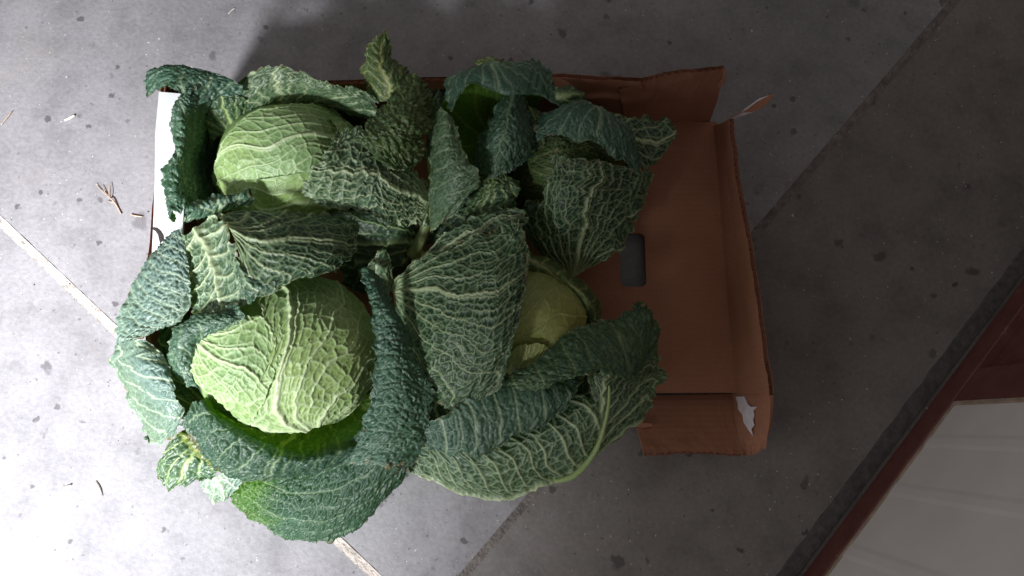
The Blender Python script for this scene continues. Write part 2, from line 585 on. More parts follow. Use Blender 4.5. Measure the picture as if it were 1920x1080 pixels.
def cardboard():
    m, nt, b, N, L = nodes('brown_cardboard')
    g = N.new('ShaderNodeNewGeometry')
    big = noise(nt, 9, 5, .6)
    fib = noise(nt, 420, 3, .6)
    c = mix(nt, ramp(nt, big.outputs['Fac'], [(.3, 0.), (.7, 1.)]).outputs[0], (.285, .127, .076), (.340, .160, .101))
    c = mix(nt, 1.0, c, ramp(nt, fib.outputs['Fac'], [(.3, .90), (.7, 1.09)]).outputs[0], 'MULTIPLY')
    sc = noise(nt, 22, 6, .75)
    c = mix(nt, ramp(nt, sc.outputs['Fac'], [(.60, 0.), (.75, .35)]).outputs[0], c, (.20, .085, .05))
    mp = N.new('ShaderNodeMapping'); mp.inputs['Scale'].default_value = (14, 90, 40); mp.inputs['Rotation'].default_value = (0, 0, .5)
    L.new(g.outputs['Position'], mp.inputs['Vector'])
    scr = noise(nt, 1.0, 6, .7, mp.outputs[0])
    c = mix(nt, ramp(nt, scr.outputs['Fac'], [(.62, 0.), (.74, .30)]).outputs[0], c, (.42, .25, .18))
    # the flutes read through the liner as faint parallel lines
    wv = N.new('ShaderNodeTexWave'); wv.wave_type = 'BANDS'; wv.bands_direction = 'Y'
    wv.inputs['Scale'].default_value = 42; wv.inputs['Distortion'].default_value = .25
    L.new(g.outputs['Position'], wv.inputs['Vector'])
    c = mix(nt, 1.0, c, ramp(nt, wv.outputs['Fac'], [(0., .985), (1., 1.01)]).outputs[0], 'MULTIPLY')
    L.new(c, b.inputs['Base Color'])
    b.inputs['Roughness'].default_value = .8
    b.inputs['Specular IOR Level'].default_value = .2
    bump(nt, b, wv.outputs['Fac'], .18, .0008)
    return m


MAT['card'] = cardboard()
MAT['flute'] = simple('cardboard_fluting', (.33, .165, .105), .9, 200)
MAT['print'] = simple('white_printed_board', (.80, .80, .82), .55, 40, .95, 1.03)
MAT['paper'] = simple('torn_white_paper', (.62, .56, .60), .85, 120, .85, 1.1, bscale=90)
MAT['slot_shade'] = simple('dark_slot_shade', (.05, .04, .04), .8)  # dark colour standing in for the shade inside the handle slot
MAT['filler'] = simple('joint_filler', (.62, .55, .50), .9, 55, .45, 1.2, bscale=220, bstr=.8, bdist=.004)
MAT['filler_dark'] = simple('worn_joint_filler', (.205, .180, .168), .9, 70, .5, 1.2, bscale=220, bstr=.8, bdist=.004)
MAT['grime'] = simple('joint_grime', (.10, .085, .08), .9, 80)
MAT['twig'] = simple('dry_twig_bark', (.52, .38, .29), .8, 150, .6, 1.3)
MAT['straw'] = simple('pale_straw', (.72, .66, .58), .7, 100)
MAT['rubber'] = simple('grimy_steel_track', (.088, .078, .082), .65, 85, .6, 1.35, bscale=120, bstr=.6, bdist=.003)


def red_paint():
    m, nt, b, N, L = nodes('worn_red_paint')
    n1 = noise(nt, 30, 6, .7)
    c = mix(nt, ramp(nt, n1.outputs['Fac'], [(.3, 0.), (.7, 1.)]).outputs[0], (.098, .030, .026), (.155, .056, .046))
    n2 = noise(nt, 75, 6, .75)
    c = mix(nt, ramp(nt, n2.outputs['Fac'], [(.60, 0.), (.70, .6)]).outputs[0], c, (.24, .15, .13))
    L.new(c, b.inputs['Base Color'])
    b.inputs['Roughness'].default_value = .55
    bump(nt, b, n1.outputs['Fac'], .25, .002)
    return m


MAT['red'] = red_paint()
MAT['panel'] = simple('white_panel_paint', (.66, .61, .59), .6, 7, .90, 1.06, bscale=30, bstr=.1)
MAT['edge'] = simple('weathered_panel_edge', (.36, .27, .21), .75, 60, .6, 1.2)

# ------------------------------------------------------------------ the floor: slabs between two crossing saw-cut joints
floor = bpy.data.objects.new('concrete_floor', None)
COL.objects.link(floor)
tag(floor, 'grey concrete floor with dark drip stains and two crossing filled joints', 'floor', kind='structure')
J1a, J1b = P(0, 415)[:2], P(666, 1045)[:2]           # joint running down to the lower middle
J2a, J2b = P(930, 1008)[:2], P(1790, 0)[:2]          # joint running up to the right
d1 = (J1b - J1a) / np.linalg.norm(J1b - J1a)
d2 = (J2b - J2a) / np.linalg.norm(J2b - J2a)
xx = np.linalg.solve(np.array([d1, -d2]).T, J2a - J1a)
X0 = J1a + d1 * xx[0]
FAR = 14.0


def slab(sa, sb, mat, gap=.0042):
    """quarter plane on the sa side along joint 1 and the sb side along joint 2"""
    o = X0 + (d1 * sa + d2 * sb) * gap
    a_, b_ = o + d1 * sa * FAR, o + d2 * sb * FAR
    c_ = o + d1 * sa * FAR + d2 * sb * FAR
    # finer edge along the joints so the arrises are a little broken
    n = 500
    def arris(p, q, s):
        t = np.linspace(0, 1, n) ** 3
        pts = p[None] + (q - p)[None] * t[:, None]
        nrm = np.array([-(q - p)[1], (q - p)[0]]); nrm /= np.linalg.norm(nrm)
        L_ = np.linalg.norm(q - p) * t
        return pts + nrm * (.0012 * vn(L_ * 60, L_ * 0 + s, 3) + .0008 * vn(L_ * 190, L_ * 0 + s, 6))[:, None]
    e1 = arris(o, a_, 1.5 + sa + 2 * sb); e2 = arris(o, b_, 5.5 + sa + 2 * sb)
    loop = list(e1) + [c_] + list(e2[::-1][:-1])
    bm = bmesh.new()
    top = [bm.verts.new((p[0], p[1], 0)) for p in loop]
    bot = [bm.verts.new((p[0], p[1], -.03)) for p in loop]
    f = bm.faces.new(top)
    for i in range(len(loop)):
        j = (i + 1) % len(loop)
        bm.faces.new((top[i], bot[i], bot[j], top[j]))
    bmesh.ops.recalc_face_normals(bm, faces=bm.faces)
    f.normal_update()
    bmesh.ops.triangulate(bm, faces=[f])
    me = bpy.data.meshes.new('slab'); bm.to_mesh(me); bm.free()
    if sum(p.normal.z for p in me.polygons if abs(p.normal.z) > .5) < 0: me.flip_normals()
    o_ = link('slab', me, mat, floor)
    o_['kind'] = 'structure'
    return o_


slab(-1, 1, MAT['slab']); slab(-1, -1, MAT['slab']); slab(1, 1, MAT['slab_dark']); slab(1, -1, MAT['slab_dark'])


def filler(p, q, wdt, mat, seed):
    n = 420
    t = np.linspace(0, 1, n)
    L_ = np.linalg.norm(q - p)
    nr = np.array([-(q - p)[1], (q - p)[0]]) / L_
    c = p + (q - p) * t[:, None]
    rows = []
    for x, hh in ((-1, .0007), (-.55, .0003), (0, .0012), (.5, .0002), (1, .0007)):
        z = hh + .0005 * vn(t * L_ * 110, t * 0 + x * 3, seed)
        off = x * wdt * (1 + 0 * t)
        rows.append(np.column_stack([c + nr * off[:, None], z]))
    V = np.stack(rows)
    o_ = link('joint_filler', fast_mesh('joint_filler', V.reshape(-1, 3), grid_quads(5, n)[:, ::-1]), mat, floor)
    o_['kind'] = 'structure'


filler(X0 - d1 * 1.6, X0 + d1 * .9, .0058, MAT['filler'], 3)
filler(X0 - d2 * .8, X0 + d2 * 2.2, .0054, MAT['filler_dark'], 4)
# ground below the joints
me = fast_mesh('joint_bed', [(-FAR, -FAR, -.012), (FAR, -FAR, -.012), (FAR, FAR, -.012), (-FAR, FAR, -.012)], [[0, 1, 2, 3]])
link('joint_bed', me, MAT['grime'], floor)['kind'] = 'structure'

# ------------------------------------------------------------------ steel door in the lower right corner
q0, q1 = P(1500, 1080)[:2], P(1920, 517)[:2]
dt = (q1 - q0) / np.linalg.norm(q1 - q0)
nrm = np.array([dt[1], -dt[0]])                      # away from the camera
door = empty('steel_door', (*q0, 0), 'red framed steel door with white ribbed panel standing on the floor at lower right', 'door')


def wall_box(name, a0, a1, n0, n1, z0, z1, mat, parent, bev=.0015):
    bm = bmesh.new()
    vs = [bm.verts.new((*(q0 + dt * a + nrm * n), z)) for z in (z0, z1) for a, n in ((a0, n0), (a1, n0), (a1, n1), (a0, n1))]
    for f in ((0, 1, 2, 3), (4, 5, 6, 7), (0, 1, 5, 4), (1, 2, 6, 5), (2, 3, 7, 6), (3, 0, 4, 7)):
        bm.faces.new([vs[i] for i in f])
    bmesh.ops.recalc_face_normals(bm, faces=bm.faces)
    bmesh.ops.bevel(bm, geom=list(bm.edges), offset=bev, segments=1, affect='EDGES')
    me = bpy.data.meshes.new(name); bm.to_mesh(me); bm.free()
    return link(name, me, mat, parent)


def along(u, v, z):
    return float((P(u, v, z)[:2] - q0) @ dt)


RZ = .050                                            # height of the bottom rail
s_in = along(1783, 747, RZ)                          # panel edge of the stile
s_out = along(1835, 690, RZ)
wall_box('bottom_rail', -1.2, 1.6, 0, .030, .004, RZ, MAT['red'], door)
wall_box('stile', s_in, s_out, .0015, .030, RZ + .0005, 2.0, MAT['red'], door)
# white sheet with shallow ribs
pr = []
a_ = -1.2
end = s_in - .007
prof = [(-1.2, .003)]
for c in [along(u, v, z) for (u, v, z) in ((1740, 827, .052), (1693, 933, .052), (1600, 1040, .052))] + [-.25, -.40, -.55]:
    pr.append(c)
pr = sorted(pr)
for c in pr:
    prof += [(c - .012, .003), (c - .006, .0023), (c + .004, .0023), (c + .010, .003)]
prof += [(end, .003)]
z0, z1 = RZ + .006, 2.0
V = [(*(q0 + dt * a + nrm * n), z) for z in (z0, z1) for a, n in prof]
np_ = len(prof)
link('panel_sheet', fast_mesh('panel_sheet', V, [[i, i + 1, np_ + i + 1, np_ + i] for i in range(np_ - 1)], smooth=False), MAT['panel'], door)
wall_box('panel_edge', -1.2, s_in - .0005, .0012, .026, RZ + .0005, z0 - .0003, MAT['edge'], door, .0006)
wall_box('panel_edge', end + .0003, s_in - .0006, .0009, .026, z0, 2.0, MAT['edge'], door, .0006)
wall_box('hinge_panel', s_out + .004, 1.6, .012, .030, RZ + .0005, 2.0, MAT['red'], door)
track = empty('floor_track', (*q0, 0), 'grimy dark steel track on the floor along the red door rail', 'track')
bm = bmesh.new()
n = 160
tr0 = []
for i in range(n + 1):
    a = -1.2 + 2.8 * i / n
    wv = .0006 * math.sin(i * 1.7) + .0004 * math.sin(i * 4.1)
    tr0.append([bm.verts.new((*(q0 + dt * a + nrm * x), z)) for x, z in ((-.024 + wv, .0005), (-.0225 + wv, .004), (-.018, .0042), (-.010, .0046), (-.005, .0044), (-.003, .0005))])
for A, B in zip(tr0, tr0[1:]):
    for j in range(5):
        bm.faces.new((A[j], A[j + 1], B[j + 1], B[j]))
bmesh.ops.recalc_face_normals(bm, faces=bm.faces)
me = bpy.data.meshes.new('track_strip'); bm.to_mesh(me); bm.free()
link('track_strip', me, MAT['rubber'], track)

# ------------------------------------------------------------------ cardboard box
bx0, bx1, by0, by1 = -.402, .306, .043, .419
box = empty('cardboard_box', (-.05, .23, 0), 'torn brown cardboard produce box with handle holes holding the cabbages', 'box')
TH = .005


def holed_panel(name, outer, holes, z, thick, mat, parent):
    cu = bpy.data.curves.new(name, 'CURVE')
    cu.dimensions = '2D'; cu.fill_mode = 'BOTH'; cu.extrude = thick / 2

    def ring(pts):
        sp_ = cu.splines.new('POLY'); sp_.points.add(len(pts) - 1); sp_.use_cyclic_u = True
        for p_, q_ in zip(sp_.points, pts): p_.co = (q_[0], q_[1], 0, 1)
    ring(outer)
    for (x0, y0, x1, y1, r) in holes:
        pts = []
        for cx, cy, a0 in ((x1 - r, y1 - r, 0), (x0 + r, y1 - r, 90), (x0 + r, y0 + r, 180), (x1 - r, y0 + r, 270)):
            for kx in range(7):
                a = math.radians(a0 + 15 * kx)
                pts.append((cx + r * math.cos(a), cy + r * math.sin(a)))
        ring(pts)
    tmp = bpy.data.objects.new(name, cu)
    COL.objects.link(tmp)
    bpy.context.view_layer.update()
    me = bpy.data.meshes.new_from_object(tmp.evaluated_get(bpy.context.evaluated_depsgraph_get()))
    bpy.data.objects.remove(tmp)
    for vtx in me.vertices: vtx.co.z += z
    return link(name, me, mat, parent)


hA, hB = P(1159, 543), P(1203, 444)
hC, hD = P(735, 512), P(782, 489)
xm = P(1158, 480)[0]
holed_panel('base_panel', [(bx0, by0), (.319, by0), (.308, by1), (bx0, by1)],
            [(hA[0], hA[1], hB[0], hB[1], .008), (hC[0], P(0, 516)[1], hD[0], P(0, 489)[1], .006)], .0185, TH, MAT['card'], box)
# inner base flap ending at the right-hand hole, with its corner notch
notch = P(1172, 590, .009)
fl = [(bx0 + .006, by0 + .004), (P(1173, 700, .009)[0], by0 + .004), (P(1172, 590, .009)[0], P(1172, 545, .009)[1]), (xm - .001, P(0, 542, .009)[1]),
      (xm - .002, P(0, 330, .009)[1]), (xm - .002, by1 - .004), (bx0 + .006, by1 - .004)]
holed_panel('base_flap', fl, [(hC[0] - .002, P(0, 517)[1], hD[0] + .002, P(0, 488)[1], .006)], .0230, .003, MAT['card'], box)
# right end wall: leaning rim, lower at the top corner
px = lambda pts: [P(*p) for p in pts]
right = grid_sheet(box, 'end_wall', [
    px([(1329, 239, .002), (1338, 330, .002), (1345, 440, .002), (1353, 560, .002), (1362, 660, .002), (1371, 738, .002)]),
    px([(1352, 231, .05), (1362, 330, .055), (1378, 445, .06), (1390, 560, .063), (1404, 660, .066), (1411, 739, .066)]),
    px([(1367, 223, .092), (1377, 330, .098), (1401, 450, .106), (1418, 560, .113), (1434, 680, .120), (1444, 741, .122)])], .0055, MAT['card'], seed=3)
# left end wall with its white printed top lip
lw = lambda y, z, x=bx0: np.array([x, y, z])
grid_sheet(box, 'end_wall', [[lw(by1, .002), lw(.3, .002), lw(.17, .002), lw(by0, .002)],
                             [lw(by1, .08), lw(.3, .08), lw(.17, .08), lw(by0, .07)],
                             [lw(by1, .144), lw(.3, .144), lw(.17, .140), lw(by0, .120)]], .005, MAT['card'], False, seed=5)
lip_pts = [(298, 172, .150), (345, 176, .150), (347, 250, .150), (346, 330, .150), (344, 400, .150), (340, 470, .150), (330, 520, .150),
           (284, 520, .150), (285, 470, .150), (288, 400, .150), (290, 330, .150), (291, 250, .150)]
lip = poly_sheet(box, 'top_lip', [px(lip_pts)], .004, MAT['print'])
poly_sheet(lip, 'handle_slot', [px([(285, 427, .1512), (293, 428, .1512), (300, 434, .1512), (305, 442, .1512), (306, 450, .1512), (300, 456, .1512), (298, 449, .1512), (296, 440, .1512), (291, 433, .1512), (286, 430, .1512)])], .0008, MAT['slot_shade'])  # dark sheet laid on the lip as the slot's shade, no opening cut
# long wall at the top of the picture and the torn inner panel in its right corner
topz = .146
grid_sheet(box, 'side_wall', [
    [np.array([x, by1, .002]) for x in (-.40, -.2, 0, .1, .17, .20)],
    [np.array([x, by1 + .003, .08]) for x in (-.40, -.2, 0, .1, .17, .20)],
    px([(296, 170, .14), (620, 158, .142), (900, 148, .145), (1045, 144, .145), (1150, 150, .144), (1200, 152, .142)])], .005, MAT['card'], seed=7)
grid_sheet(box, 'corner_panel', [
    px([(1180, 243, .006), (1220, 243, .006), (1258, 242, .006), (1295, 240, .006), (1327, 238, .006)]),
    px([(1168, 207, .065), (1205, 200, .07), (1250, 192, .072), (1300, 188, .07), (1344, 192, .055)]),
    px([(1161, 166, .125), (1200, 155, .135), (1245, 144, .14), (1305, 133, .142), (1359, 130, .135)])], .005, MAT['card'], seed=9)
# folded tip of the corner panel
poly_sheet(box, 'torn_edge', [px([(1357, 129, .137), (1362, 134, .134), (1358, 158, .112), (1345, 165, .105), (1348, 158, .112), (1354, 150, .12)])], .003, MAT['card'])
# torn strip pointing out at the top right corner
poly_sheet(box, 'torn_strip', [px([(1367, 222, .090), (1378, 216, .094), (1396, 209, .098), (1418, 192, .108), (1440, 180, .116), (1451, 178, .118), (1446, 187, .112), (1428, 204, .102), (1410, 210, .097), (1392, 211, .095)])], .0015, MAT['card'])
poly_sheet(box, 'torn_paper', [px([(1371, 225, .080), (1374, 219, .085), (1392, 210, .090), (1412, 210, .090), (1398, 216, .082)])], .001, MAT['paper'])
poly_sheet(box, 'torn_paper', [px([(1391, 209, .1005), (1397, 204, .1035), (1424, 185, .113), (1441, 179.5, .118), (1420, 190, .111), (1400, 206, .102)])], .001, MAT['paper'])
# outward leaning wall at the bottom of the picture
flap = grid_sheet(box, 'side_wall', [
    px([(1185, 742, .003), (1230, 741, .003), (1290, 740, .003), (1340, 739, .003), (1372, 738, .003)]),
    px([(1194, 797, .024), (1240, 797, .024), (1295, 796, .024), (1345, 795, .025), (1378, 795, .026)]),
    px([(1208, 850, .044), (1250, 849, .044), (1305, 848, .045), (1352, 848, .046), (1392, 852, .047)])], .0055, MAT['card'], seed=11)
poly_sheet(box, 'torn_edge', [px([(1160, 795, .030), (1180, 791, .031), (1222, 794, .030), (1223, 800, .030), (1205, 802, .030), (1185, 800, .030)])], .003, MAT['card'])
WEB = [[(1372.5, 738.5, .004), (1412, 739.5, .064), (1445, 741, .118)], [(1378.3, 795, .0265), (1412, 793, .052), (1443, 790, .084)], [(1392.6, 852, .0475), (1416, 853, .050), (1436, 840, .056)]]
grid_sheet(box, 'corner_web', [px(r) for r in WEB], .004, MAT['card'], seed=12)


def web_z(u, v):
    t = min(max((v - 739) / 112 * 2, 0), 1.999)
    r = [[(1 - t % 1) * a + t % 1 * b for a, b in zip(p, q)] for p, q in zip(WEB[int(t)], WEB[int(t) + 1])]
    return float(np.interp(u, [p[0] for p in r], [p[2] for p in r]))


poly_sheet(box, 'torn_paper', [px([(u, v, web_z(u, v) + .004) for u, v in ((1379, 744), (1395, 743), (1402, 758), (1408, 763), (1419, 762), (1412, 770), (1414, 778), (1411, 788), (1414, 797), (1408, 804), (1411, 817), (1403, 806), (1394, 792), (1392, 778), (1384, 768), (1383, 756))])], .001, MAT['paper'])
# rest of that wall, behind the leaves
grid_sheet(box, 'side_wall', [
    [np.array([x, by0, .003]) for x in (-.40, -.2, 0, .175)],
    [np.array([x, by0 - .018, .04]) for x in (-.40, -.2, 0, .175)],
    [np.array([x, by0 - .030, .072]) for x in (-.40, -.2, 0, .165)]], .005, MAT['card'], seed=13)


# ------------------------------------------------------------------ cabbages
def core(parent, uc, vc, ru, rv, zc, rz, pal='head', shrink=.93):
    c = P(uc, vc, zc / 1000)
    kx = (1 - zc / 1000) / F * shrink
    nu, nv = 72, 40
    th = np.linspace(0, 2 * math.pi, nu)
    phv = np.linspace(-math.pi / 2, math.pi / 2, nv)
    A, B = np.meshgrid(th, phv)
    D = np.stack([np.cos(A) * np.cos(B), np.sin(A) * np.cos(B), np.sin(B)], -1)
    rr = 1 + .015 * fbm(D[..., 0] * 2 + 3, D[..., 1] * 2 + D[..., 2] * 2, 9)
    V = c + D * np.array([ru * kx, rv * kx, rz / 1000 * shrink]) * rr[..., None]
    V[..., 2] = np.maximum(V[..., 2], .014)
    v = np.clip(.5 + .5 * fbm(D[..., 0] * 9, D[..., 1] * 9, 4), 0, 1)[..., None]
    ca, cb = np.array(PAL[pal][0]), np.array(PAL[pal][1])
    me = fast_mesh('head', V.reshape(-1, 3), grid_quads(nv, nu), (ca * (1 - v) + cb * v).reshape(-1, 3))
    return link('head', me, MAT['head'], parent)


def skirt(parent, uc, vc, ru, rv, n, a0=0, zc=45, out=1.12):
    """lowest leaves, mostly hidden, lying on the box floor round the head"""
    for i in range(n):
        a = a0 + i * 2 * math.pi / n
        rows = []
        for rr, z in ((.45, 16), (.85, 26), (out, zc)):
            rows.append([(uc + ru * rr * math.cos(a + d) , vc + rv * rr * math.sin(a + d), z + (8 if abs(d) < .1 else 0)) for d in (-.62, 0, .62)])
        leaf(parent, 'outer_leaf', rows, 'deep', 1, 'fan', res=2.6, amp=2, frill=2)


GRP = 'savoy cabbages in the cardboard box'


def cabbage(uc, vc, label):
    c = P(uc, vc, 0)
    return empty('savoy_cabbage', (c[0], c[1], .012), label, 'cabbage', GRP)


# ---- upper left cabbage
TL = cabbage(560, 330, 'savoy cabbage with smooth pale head beside the white box end, ringed by ruffled leaves')
eTL = (545, 312, 148, 126, 88, 96)
hTL = core(TL, *eTL)
leaf(hTL, 'head_leaf', [[(705, 300), (700, 280), (690, 258), (676, 240), (660, 226)],
                        [(610, 330), (612, 290), (608, 255), (604, 225), (600, 200)],
                        [(520, 352), (518, 305), (515, 265), (520, 228), (535, 196)],
                        [(440, 372), (430, 330), (428, 290), (440, 250), (470, 212)],
                        [(399, 385), (396, 345), (402, 310), (415, 272), (440, 240)]],
     'head', -1, 'fan', amp=1.0, c3=10, c4=5.5, nsec=8, y0=40, frill=.3, rag=.3, rnd=0, und=1.2, ell=(*eTL, 1), mat='head', vs=.85, rib=.9)
leaf(hTL, 'head_leaf', [[(715, 310), (705, 350), (690, 390)], [(610, 320), (610, 370), (610, 410)], [(500, 335), (500, 380), (510, 420)], [(420, 340), (410, 380), (430, 420)]],
     'head', -1, 'fan', amp=.5, c3=16, c4=9, nsec=6, y0=40, frill=.3, rag=.3, rnd=0, und=1, ell=(*eTL, 1.7), mat='head', vs=.6)
leaf(hTL, 'head_leaf', [[(715, 300), (700, 250), (640, 205)], [(690, 290), (665, 245), (610, 192)], [(660, 290), (640, 250), (585, 188)]],
     'head', -1, 'fan', amp=.5, c3=9, nsec=7, y0=60, frill=.3, rag=.8, rnd=.1, und=1, ell=(*eTL, 4), mat='head', vs=.7)
# left leaf against the box end and its lobe folded over the corner
leaf(TL, 'outer_leaf', [[(425, 405, 60), (430, 340, 50), (430, 280, 50), (440, 230, 60), (470, 200, 75)],
                        [(380, 405, 120), (383, 330, 112), (385, 275, 115), (395, 225, 125), (430, 185, 130)],
                        [(345, 404, 168), (340, 330, 172), (348, 265, 176), (352, 210, 184), (385, 165, 185)],
                        [(322, 402, 166), (316, 328, 172), (332, 262, 176), (335, 200, 186), (352, 168, 190)]],
     'blue', 1, 'pinnate', amp=2.8, c3=10, mid=-.3, sv=.5, frill=5, rag=1.6, rnd=.0)
leaf(TL, 'outer_leaf', [[(352, 205, 180), (392, 188, 176), (455, 172, 166)],
                        [(325, 168, 194), (365, 146, 194), (430, 148, 184)],
                        [(290, 168, 180), (305, 134, 184), (365, 129, 188)],
                        [(272, 180, 162), (282, 142, 170), (318, 129, 176)]],
     'blue', 1, 'fan', amp=2.6, c3=10, frill=2, rag=1., rnd=.1, nsec=5, mid=-.2, sv=.7)
leaf(TL, 'outer_leaf', [[(400, 262, 120), (435, 242, 125), (475, 224, 125)], [(373, 206, 152), (420, 200, 158), (462, 192, 152)], [(365, 172, 162), (405, 166, 168), (453, 176, 160)]],
     'dark', 1, 'fan', amp=2.4, nsec=7, frill=3)
leaf(TL, 'outer_leaf', [[(462, 234, 112), (530, 206, 118), (600, 196, 118), (660, 214, 112), (714, 230, 98)],
                        [(452, 190, 150), (525, 165, 160), (600, 172, 155), (655, 184, 150), (712, 206, 135)],
                        [(449, 146, 166), (524, 122, 180), (590, 146, 172), (645, 158, 166), (704, 178, 150)]],
     'light', 1, 'fan', amp=1.6, nsec=9, frill=3, rag=1.6, c3=12, rnd=.1, mid=.3)
leaf(TL, 'outer_leaf', [[(702, 190, 138), (735, 186, 150), (772, 166, 140)], [(690, 150, 150), (728, 150, 168), (765, 140, 152)],
                        [(682, 118, 160), (710, 118, 172), (745, 117, 158)], [(690, 92, 166), (711, 92, 172), (731, 97, 160)], [(710, 64, 172), (718, 62, 172), (726, 70, 168)]],
     'warm', 1, 'pinnate', amp=2.2, sp=15, frill=3, rag=1.6)
# blistered curled leaf
leaf(TL, 'outer_leaf', [[(762, 146, 150), (785, 146, 166), (803, 168, 150)], [(726, 188, 170), (765, 205, 200), (806, 230, 165)],
                        [(697, 228, 178), (742, 250, 206), (788, 258, 172)], [(668, 256, 180), (714, 282, 196), (784, 300, 165)], [(690, 276, 178), (736, 312, 180), (750, 322, 165)]],
     'warm', 1, 'pinnate', amp=5.0, c3=10.5, c4=5.5, sp=20, mid=-.3, sv=.4, frill=3)
# rib-side leaf over the head
leaf(TL, 'outer_leaf', [[(804, 340, 115), (803, 365, 115), (801, 388, 114), (798, 420, 104)],
                        [(748, 285, 150), (748, 330, 168), (742, 380, 160), (745, 428, 130)],
                        [(690, 248, 178), (680, 305, 192), (670, 360, 186), (690, 405, 152)],
                        [(628, 244, 188), (598, 292, 202), (560, 345, 198), (600, 388, 168)]],
     'light', -1, 'fan', amp=3.2, c3=10, nsec=9, rag=1.6, frill=4, y0=8, rnd=.0)
leaf(TL, 'outer_leaf', [[(802, 418, 72), (798, 445, 72), (778, 488, 62)], [(748, 400, 110), (748, 432, 106), (742, 500, 72)],
                        [(672, 398, 122), (662, 430, 112), (682, 505, 80)], [(598, 392, 110), (602, 430, 100), (640, 505, 70)]],
     'deep', -1, 'fan', amp=1.8, c3=16, nsec=5, y0=25, rib=1.3)
leaf(TL, 'outer_leaf', [[(640, 480, 60), (700, 470, 70), (770, 480, 55)], [(640, 510, 55), (705, 515, 62), (762, 500, 45)], [(650, 545, 40), (705, 548, 45), (735, 525, 35)]],
     'deep', -1, 'fan', amp=.8, c3=16, nsec=5)
leaf(TL, 'outer_leaf', [[(330, 415, 172), (400, 400, 172), (470, 378, 170)], [(345, 395, 184), (405, 382, 184), (470, 366, 178)], [(332, 404, 176), (395, 372, 180), (468, 360, 174)]],
     'blue', 1, 'pinnate', amp=3, frill=4, rag=1.4)
leaf(TL, 'outer_leaf', [[(790, 300, 60), (800, 230, 70), (795, 160, 90)], [(815, 300, 90), (822, 230, 105), (818, 158, 122)], [(828, 300, 80), (846, 230, 95), (848, 160, 118)]],
     'deep', -1, 'pinnate', amp=1.8, c3=8)
tube(TL, 'stalk', [P(806, 300, .118), P(809, 345, .116), P(804, 400, .104), P(792, 440, .09), P(772, 480, .074)], [.0035, .0045, .0058, .007, .009], MAT['head'], (.19, .24, .09))
st = P(786, 470, .072)
leaf(TL, 'stalk_end', [[(769, 484, 76), (773, 487, 76), (778, 489, 74)], [(779, 474, 78), (783, 477, 79), (788, 478, 76)], [(788, 465, 77), (793, 467, 78), (797, 466, 75)]],
     'olive', 1, 'fan', amp=.6, res=.8, mat='head', c3=4, c4=2, frill=.4, und=.2)
skirt(TL, 560, 320, 150, 130, 4, .5)

# ---- lower left cabbage
BLc = cabbage(530, 690, 'savoy cabbage with the largest, brightest lit pale green head, leaves spilling over the box end')
eBL = (528, 662, 178, 152, 126, 82)
hBL = core(BLc, *eBL)
leaf(hBL, 'head_leaf', [[(545, 812), (575, 806), (610, 797), (632, 792), (658, 786)],
                        [(472, 796), (545, 752), (608, 735), (664, 742), (694, 748)],
                        [(488, 716), (543, 672), (600, 655), (658, 660), (706, 690)],
                        [(508, 648), (555, 605), (605, 590), (656, 600), (704, 622)],
                        [(492, 580), (548, 545), (600, 532), (645, 542), (690, 562)],
                        [(474, 545), (538, 512), (600, 500), (642, 508), (668, 528)]],
     'head', -1, 'fan', amp=1.4, c3=9.5, c4=5, nsec=6, y0=14, frill=.6, rag=.7, rnd=.05, und=1.2, ell=(*eBL, 3), mat='head', mid=.2, rib=1.5)
leaf(hBL, 'head_leaf', [[(352, 648), (361, 632), (374, 620)], [(358, 698), (412, 668), (436, 606)], [(396, 745), (455, 700), (490, 590)], [(468, 806), (506, 730), (532, 636)]],
     'head', -1, 'fan', amp=1.4, c3=9, c4=4.8, nsec=5, y0=10, frill=.4, rag=.8, rnd=.05, und=1., ell=(*eBL, 4.6), mat='head', rib=.9)
leaf(hBL, 'head_leaf', [[(640, 500), (660, 600), (650, 720)], [(690, 520), (704, 620), (690, 740)], [(706, 560), (714, 660), (700, 770)]],
     'head', -1, 'pinnate', amp=1., c3=11, frill=.4, rag=.4, rnd=0, ell=(*eBL, 1), mat='head', vs=.8, mid=-.2, k=.1)
leaf(hBL, 'head_leaf', [[(470, 800), (540, 800), (610, 796), (680, 760)], [(440, 780), (520, 812), (610, 810), (690, 775)], [(400, 760), (500, 826), (610, 826), (700, 790)]],
     'light', -1, 'pinnate', amp=.6, c3=13, frill=.4, rag=.4, rnd=0, ell=(*eBL, -2), mat='head', vs=.6)
leaf(BLc, 'outer_leaf', [[(372, 720, 170), (366, 668, 185), (378, 634, 196), (418, 618, 208), (464, 602, 206)],
                         [(352, 722, 176), (338, 662, 196), (358, 618, 208), (412, 600, 216), (458, 588, 212)],
                         [(342, 716, 166), (318, 662, 184), (336, 610, 196), (396, 588, 206), (455, 577, 204)]],
     'blue', 1, 'pinnate', amp=2.6, c3=8, c4=4.5, mid=-.3, sv=.4, frill=3, rag=1.2, sp=18, rnd=.1)
